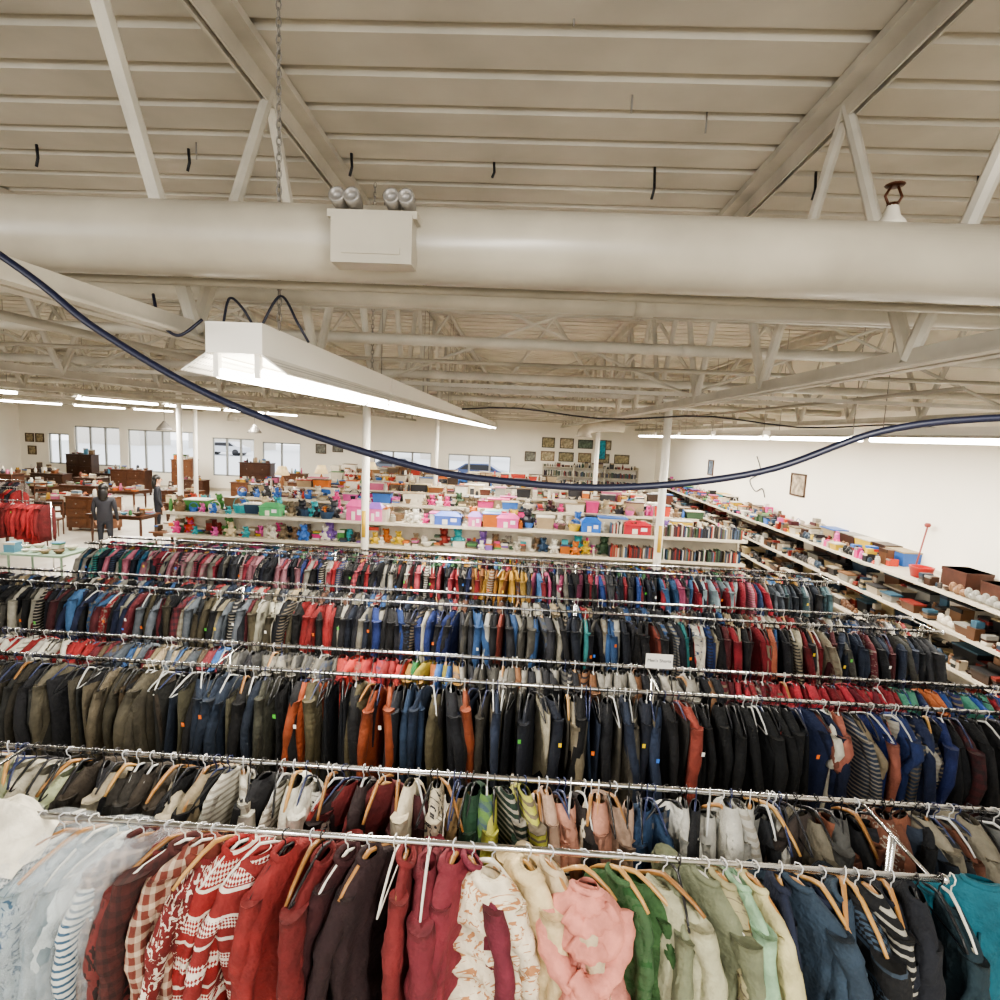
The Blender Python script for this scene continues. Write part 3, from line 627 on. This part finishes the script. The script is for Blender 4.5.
b.build('back_bookcase',M_shelf,False)
g=MB()
for z in (.3,.7,1.1,1.5): goods(g,fx(25.5),1.05,5.2,0,.4,z,.33,['book'],dv,bw=.05)
goods(g,fx(25.5),1.05,5.2,0,.4,1.9,.3,['box','vase'],dv); g.build('bookcase_books',M_goods,False)

b=MB(); xf=5.45
RL=(.22,.66,1.1,1.55)
for z in RL: b.box(xf,XR-.02,2.2,23,z-.03,z); b.box(xf-.012,xf,2.2,23,z-.035,z+.005)
b.box(xf,XR-.02,2.2,23,0,.12); b.box(XR-.04,XR-.01,2.2,23,0,1.6)
y=2.2
while y<23.1: b.box(XR-.07,XR-.03,y-.02,y+.02,0,1.75); b.box(xf+.1,XR-.03,y-.012,y+.012,0,.12); y+=1.3
b.build('wall_shelving',M_shelf,False)
g=MB()
rp=['#1c1c1e','#3a3a3c','#5a3c28','#7a5a40','#a89c88','#7a2c26','#283848','#988868','#141416','#3a2418','#38586a','#c0b8a8','#28282a','#4a4440','#d0c8b8','#8a8880']
for i,z in enumerate(RL):
    for rep in range(3):
        f=(lambda s,q,zz,r=rep:(xf+r*.2+q,s,zz)); K=['shoe','box','vase','bowl','jar','stack','bin','stack'] if rep<2 else ['bin','box','bin','jar','stack']
        s_=(.6,.85,1.1)[rep]
        if i<3: goods(g,f,2.3,22.8,-.02,.2,z,.36,K,rp,2.,sc=s_)
        else:
            goods(g,f,2.3,6.3,-.02,.2,z,.25,K,rp,1.6,sc=s_)
            if rep<1: goods(g,f,6.3,7.6,-.02,.2,z,.15,K,rp,1.6,sc=s_)
            goods(g,f,8.6,11,-.02,.2,z,.28,K,rp+bright[:5],1.6,sc=s_); goods(g,f,11,22.8,-.02,.2,z,.45,['teddy','box','basket','jar','stack','bowl','bin'],bright+neu+dv,2.,sc=s_)
g.build('wall_shelf_merchandise',M_goods,False)
b=MB()
for (y,w,h,d) in ((7.2,.42,.24,.34),(6.65,.36,.2,.3)):
    b.box(XR-.08-d,XR-.08,y,y+w,1.555,1.555+h); b.box(XR-.085-d,XR-.075,y-.006,y+w+.006,1.555+h*.82,1.555+h)
b.build('storage_box',mat('dark_wood_box','#4a2a1e',.5,noise=.3),False)
b=MB(); b.lathe((5.7,7.95,1.555),[(.12,0),(.15,.14),(.155,.145),(.13,.145),(.11,.02)],18); b.build('red_bucket',mat('red_plastic','#a81e1e',.35))
b=MB(); b.tube([(5.85,8.3,1.56),(6.06,8.45,2.2)],.012,8); b.lathe((6.06,8.45,2.2),[(.03,0),(.045,.03),(.03,.06)],8)
b.build('mop_handle',mat('red_white_handle','#8a4038',.5))
def picture(x,y,z,w,h,c,axis='x',fr='#4a3220',name='framed_picture'):
    e=link(bpy.data.objects.new(name,None)); e.location=(x,y,z)
    t=.035
    def bx(a0,a1,z0,z1,d0,d1,bb):
        if axis=='x': bb.box(a0,a1,-d1,-d0,z0,z1)
        else: bb.box(-d1,-d0,a0,a1,z0,z1)
    b=MB()
    for (a0,a1,z0,z1) in ((-w/2,w/2,-h/2,-h/2+t),(-w/2,w/2,h/2-t,h/2),(-w/2,-w/2+t,-h/2,h/2),(w/2-t,w/2,-h/2,h/2)): bx(a0,a1,z0,z1,0,.03,b)
    b.build('frame',mat('frame_wood',fr,.4),False,e)
    b=MB(); bx(-w/2+t,w/2-t,-h/2+t,h/2-t,.001,.012,b); b.build('canvas',mat('canvas_paint',c,.7,noise=.7,nscale=9),False,e)
picture(XR-.003,12.6,2.46,.66,.5,'#b8a890','y')
picture(XR-.003,18.4,2.5,.5,.5,'#6a7a8a','y')
for i in range(9):
    picture(1.2+i%5*.85,YF-.003,2.35+(i//5)*.62,R.uniform(.45,.7),R.uniform(.4,.52),R.choice(['#8a949c','#a89c7a','#6a7a6a','#c8b898']),fr=R.choice(['#2a2018','#6a4a28','#1c1c1c']))
picture(3.6,YF-.04,2.75,.5,.9,'#2898b0')
for x,z in ((-23.5,2.1),(-23.0,2.1),(-23.4,1.5)): picture(x,YF-.003,z,.42,.42,'#a89878')
for (x,z) in ((-9.4,2.2),(-8.6,2.3),(.4,2.3)): picture(x,YF-.003,z,.5,.45,'#8a8a80')
b=MB(); b.tube(spline([(XR-.02,14.9,3.0),(XR-.02,14.6,2.6),(XR-.02,15.2,2.35),(XR-.02,14.8,2.1),(XR-.02,14.4,2.2),(XR-.02,14.2,2.0)]),.012,5); b.build('wall_wire',M_black)

# ------------------------------------------------------------ furniture area
def dresser(x,y,w=1.1,h=.85,d=.48,col='#5a3420'):
    e=link(bpy.data.objects.new('wooden_dresser',None)); m=mat('dresser_wood',col,.4,noise=.3,nscale=6)
    b=MB(); b.box(x,x+w,y,y+d,.1,h-.03); b.box(x-.03,x+w+.03,y-.03,y+d+.02,h-.03,h)
    for i in range(3):
        for j in range(2):
            b.box(x+.04+j*w/2,x+w/2-.04+j*w/2,y-.02,y,.15+i*(h-.2)/3,.1+(i+1)*(h-.2)/3)
    for px in (x+.03,x+w-.09):
        for py in (y+.02,y+d-.08): b.box(px,px+.06,py,py+.06,0,.1)
    b.build('body',m,False,e)
    b=MB()
    for i in range(3):
        for j in range(2): b.ball((x+w/4+j*w/2,y-.035,.12+(i+.5)*(h-.2)/3),.02)
    b.build('knobs',M_grey,True,e)
    g=MB(); goods(g,fx(y),x+.05,x+w-.15,.02,d-.05,h,.35,['vase','box','bowl','jar','stack'],PAL+neu); g.build('dresser_top_goods',M_goods,False,e)
def table(x,y,w=1.4,d=.8,h=.75,col='#6a4026'):
    e=link(bpy.data.objects.new('dining_table',None)); m=mat('table_top',col,.35,noise=.25,nscale=5)
    b=MB(); b.box(x,x+w,y,y+d,h-.035,h); b.box(x+.06,x+w-.06,y+.06,y+d-.06,h-.11,h-.035)
    for px in (x+.1,x+w-.1):
        for py in (y+.1,y+d-.1): b.tube([(px,py,0),(px,py,.3),(px,py,h-.04)],[.02,.035,.03],8)
    b.build('table',m,False,e)
    g=MB()
    for q in (0,.35): goods(g,fx(y+q),x+.08,x+w-.15,.02,.3,h,.35,['vase','box','bowl','jar','box','stack'],PAL+neu)
    g.build('tabletop_goods',M_goods,False,e)
def chair(x,y,a=0,col='#7a4a2a'):
    e=link(bpy.data.objects.new('dining_chair',None)); e.location=(x,y,0); e.rotation_euler=(0,0,a); m=mat('chair_wood',col,.4,noise=.2)
    b=MB(); b.box(-.21,.21,-.2,.22,.43,.47)
    for px in (-.18,.18): b.tube([(px,-.17,0),(px,-.17,.44)],[.014,.02],8); b.tube([(px,.19,0),(px,.19,.45),(px,.24,.95)],.018,8)
    for z in (.6,.76,.9): b.box(-.18,.18,.2+(z-.45)*.1,.22+(z-.45)*.1,z,z+.06)
    b.build('chair_body',m,False,e)
def lamp(x,y,z):
    e=link(bpy.data.objects.new('table_lamp',None))
    b=MB(); b.lathe((x,y,z),[(.08,0),(.08,.02),(.03,.05),(.07,.16),(.05,.26),(.015,.32),(.012,.4)],14,lin('#8a5a34')); b.build('base',M_goods,True,e)
    b=MB(); b.lathe((x,y,z+.36),[(.2,0),(.11,.24),(.108,.24),(.195,.0)],18); b.build('shade',mat('lamp_shade','#efd9a8',.8,emis='#f8d8a0',estr=.35),True,e)
R.seed(11)
cols=['#4a2c1c','#5a3824','#3a2418','#6a4630','#4a2c1c']
pos=[(-14.5,17),(-12.3,18.5),(-16.5,20),(-11,20.8),(-14,22.5),(-18,17.5),(-10.2,23.5),(-19.5,21.5),(-12.8,15.2),(-17.2,22.8),(-21.5,23.5),(-9.2,21.6),(-20.6,24.6),(-15.6,24.4),(-12.6,24.6)]
for i,(x,y) in enumerate(pos): dresser(x,y,w=R.uniform(.9,1.5),h=R.uniform(.8,1.3) if y<24 else 1.5,col=cols[i%5])
for i,(x,y,w_) in enumerate([(-14.2,15.6,1.2),(-16.6,15.4,1.3),(-10.8,16.4,1.5),(-17.9,18.7,1.6),(-12,23.2,1.5),(-9,19.2,1.4),(-20.8,19.5,1.8),(-9.3,15.6,1.4),(-11.2,13.9,1.5),(-15,18.6,1.8),(-18.8,24,1.5),(-8.3,12.1,1.1),(-12.9,11.9,1.5),(-7.9,14.6,1.0),(-21.5,21.5,1.5),(-7.8,17.3,1.1)]): table(x,y,w=w_,col=cols[(i+2)%5])
for i,(x,y) in enumerate([(-12.6,14.5),(-11.4,12.8),(-15,16.3),(-11.6,18.),(-16.3,18.2),(-9.2,17.6),(-13.2,20.2)]): chair(x,y,R.uniform(0,6),cols[(i+1)%5])
for (x,y,z) in ((-6.6,15.2,1.52),(-5.9,16.35,1.52),(-5.1,18.95,1.52)):
    if x<-6.55: dresser(x-.5,y-.2,w=1.,h=1.52); y=y+.05
    lamp(x,y,z)
e=link(bpy.data.objects.new('armchair',None)); m=mat('armchair_fabric','#3a2c26',.6)
b=MB(); b.box(-17.4,-16.4,13.2,14.1,.12,.42); b.box(-17.4,-16.4,13.9,14.15,.4,.95); b.box(-17.5,-17.3,13.2,14.1,.12,.62); b.box(-16.5,-16.3,13.2,14.1,.12,.62); b.box(-17.28,-16.52,13.15,13.9,.42,.52)
b.build('upholstery',m,False,e)
for (x,y) in ((-10.4,16),(-8.7,18)):
    b=MB(); b.tube([(x,y,3.2),(x,y,ZD-.01)],.008,5); b.lathe((x,y,2.95),[(.22,0),(.2,.06),(.08,.2),(.03,.27)],16); b.build('pendant_lamp',M_grey)

def roundrack(x0,x1,y,zones,name):
    b=MB(); b.tube([(x0,y,.02),(x0,y,1.45),(x1,y,1.45),(x1,y,.02)],.016,8)
    for x in (x0,x1): b.tube([(x,y-.3,.03),(x,y+.3,.03)],.016,8)
    b.build('garment_rail',M_chrome)
    clothes_row(name,x0+.08,x1-.05,y,1.45,.055,zones,lambda x:0,Lr=(.6,.85),ang=.25,mats0=[0])
roundrack(-11.3,-9.75,11.2,[(99,['#98181c','#a82024','#701014','#a82428','#881418'])],'hanging_red_clothes')
roundrack(-14.0,-12.2,13.2,[(99,['#98181c','#2a2a2e','#6a1418','#3a3a40'])],'hanging_red_clothes')
roundrack(-15.2,-13.4,14.6,[(99,['#7a3038','#38304a','#8a7a70','#1a1a1e'])],'hanging_clothes')
b=MB(); b.box(-9.4,-8.2,9.6,10.3,.70,.74)
for px in (-9.3,-8.3):
    for py in (9.7,10.2): b.tube([(px,py,0),(px,py,.7)],.02,8)
b.build('folding_table',mat('green_cloth_top','#8aa08c',.7),False)
g=MB()
for q in (0,.33): goods(g,fx(9.6+q),-9.35,-8.3,.02,.3,.74,.2,['box','stack','bowl'],neu+['#48784a','#6090a8']); 
g.build('folding_table_goods',M_goods,False)
b=MB(); b.box(-8.5,-7.6,10.9,11.5,.72,.76)
for px in (-8.4,-7.7):
    for py in (11,11.4): b.tube([(px,py,0),(px,py,.72)],.02,8)
b.box(-8.4,-7.7,10.89,10.9,.45,.72)
b.build('display_table',M_white,False)

# ------------------------------------------------------------ person (shopper)
def shopper(x,y,rot,top,hairc,bot='#22242c'):
    J=[];E=[];Rd=[]
    def add(p,r,par=None):
        J.append(p); Rd.append(r)
        if par is not None: E.append((par,len(J)-1))
        return len(J)-1
    pel=add((0,0,.95),.14); ch=add((0,0,1.2),.15,pel); sh=add((0,.0,1.36),.14,ch); nk=add((0,-.01,1.46),.055,sh)
    h0=add((0,-.02,1.53),.07,nk); h1=add((0,-.025,1.61),.092,h0); add((0,-.02,1.68),.07,h1)
    for s in (-1,1):
        a=add((s*.18,0,1.37),.065,sh); bb=add((s*.23,.01,1.12),.048,a); c=add((s*.23,-.08,.92),.036,bb); d=add((s*.225,-.12,.83),.026,c)
        for k in range(4):
            f0=add((s*.22,-.13+(k-1.5)*.018,.775),.009,d); add((s*.212,-.135+(k-1.5)*.018,.735+abs(k-1.5)*.006),.008,f0)
        add((s*.2,-.165,.80),.01,d)
        l=add((s*.09,0,.86),.09,pel); kn=add((s*.1,-.01,.48),.06,l); an=add((s*.1,.01,.09),.04,kn); add((s*.1,-.14,.04),.036,an)
    me=bpy.data.meshes.new('b'); me.from_pydata(J,E,[]); o=link(bpy.data.objects.new('tmp',me))
    o.modifiers.new('s','SKIN'); ss=o.modifiers.new('u','SUBSURF'); ss.levels=1; ss.render_levels=1
    for i,v in enumerate(me.skin_vertices[0].data): v.radius=(Rd[i],Rd[i]*(.75 if i in(0,1,2) else 1)); v.use_root=(i==0)
    dg=bpy.context.evaluated_depsgraph_get(); nm=bpy.data.meshes.new_from_object(o.evaluated_get(dg)); bpy.data.objects.remove(o)
    e=link(bpy.data.objects.new('shopper',None)); e.location=(x,y,0); e.rotation_euler=(0,0,rot)
    nm.materials.clear()
    for c in (top,bot,'#c89878','#1a1a1c'): nm.materials.append(mat('person_mat',c,.75))
    for p in nm.polygons:
        c=p.center; p.use_smooth=True
        hand=abs(c.x)>.185 and c.z<.86 and c.z>.6
        p.material_index=2 if hand or c.z>=1.45 else (0 if c.z>.92 or (abs(c.x)>.18 and c.z>.8) else (3 if c.z<.09 else 1))
    bo=link(bpy.data.objects.new('body',nm)); bo.parent=e
    b=MB(); b.ball((0,.015,1.645),.11,lin(hairc),sides=16,rings=10,sc=(.95,1,1)); b.ball((0,.07,1.5),.11,lin(hairc),sides=14,rings=8,sc=(1,.6,1.5)); b.build('hair',M_goods,True,e)
    b=MB()
    b.ball((0,-.118,1.595),.014,lin('#c08a6a'),sc=(1,1,1.4))
    for s in (-1,1): b.ball((s*.035,-.104,1.62),.011,lin('#181818')); b.ball((s*.093,-.01,1.6),.022,lin('#c08a6a'),sc=(.5,1,1.4))
    b.box(-.025,.025,-.112,-.1,1.553,1.56,lin('#8a4a40')); b.build('face',M_goods,True,e)
shopper(-9.6,12.5,.3+pi,'#2a2a30','#15110f')
shopper(-10.0,15.0,2.2,'#1e2028','#15110f')

# ------------------------------------------------------------ outside
b=MB(); b.box(-60,30,YF+.4,90,-.25,-.15); b.build('parking_lot_ground',mat('asphalt','#c4c8cc',.8,noise=.1),False)
b=MB()
for i in range(6): b.box(-54+i*14,-54+i*14+8,66,72,-.2,3+R.uniform(0,2))
b.build('street_buildings',mat('pale_stucco','#c8c4bc',.8,noise=.15),False)
def car(x,y,c):
    e=link(bpy.data.objects.new('parked_car',None)); e.location=(x,y,-.15)
    b=MB(); pr=[(-2.1,.35),(-2.15,.75),(-1.4,.9),(-.7,1.35),(.8,1.38),(1.5,.95),(2.1,.85),(2.15,.35)]
    V=[(a,-.85,z) for a,z in pr]+[(a,.85,z) for a,z in pr]; n=8
    b.add(V,[(i,(i+1)%n,(i+1)%n+n,i+n) for i in range(n)]+[tuple(range(n)),tuple(range(2*n-1,n-1,-1))]); b.build('body',mat('car_paint',c,.3),False,e)
    b=MB()
    for wx in (-1.35,1.35): b.tube([(wx,-.88,.33),(wx,.88,.33)],.33,16)
    b.build('wheels',M_black,True,e)
    b=MB(); b.add([(-1.1,-.86,.95),(-.65,-.86,1.28),(.75,-.86,1.3),(1.25,-.86,.95)],[(0,1,2,3)]); b.build('side_window',M_black,False,e)
for x,y,c in ((-30,56,'#b8bcc4'),(-9,40,'#50545c'),(-3,38,'#3a4a70')): car(x,y,c)
w=bpy.data.worlds.new('World'); bpy.context.scene.world=w; w.use_nodes=True
bg=w.node_tree.nodes['Background']; bg.inputs[0].default_value=(.97,.98,1,1); bg.inputs[1].default_value=3.2
try: bpy.context.scene.view_settings.look='AgX - Medium High Contrast'
except Exception as ex: print(ex)
# ------------------------------------------------------------ camera
cam=bpy.data.cameras.new('Camera'); cam.sensor_width=36; cam.lens=20.16; cam.clip_start=.05; cam.clip_end=300
co=link(bpy.data.objects.new('Camera',cam)); bpy.context.scene.camera=co
yaw=math.radians(2); p=math.radians(6.8); rl=.045
r0=Vector((math.cos(yaw),math.sin(yaw),0)); f0=Vector((-math.sin(yaw)*math.cos(p),math.cos(yaw)*math.cos(p),-math.sin(p))); u0=r0.cross(f0)
r1=r0*math.cos(rl)+u0*math.sin(rl); u1=-r0*math.sin(rl)+u0*math.cos(rl)
Mx=Matrix((r1,u1,-f0)).transposed().to_4x4(); Mx.translation=Vector((0,0,3.3)); co.matrix_world=Mx
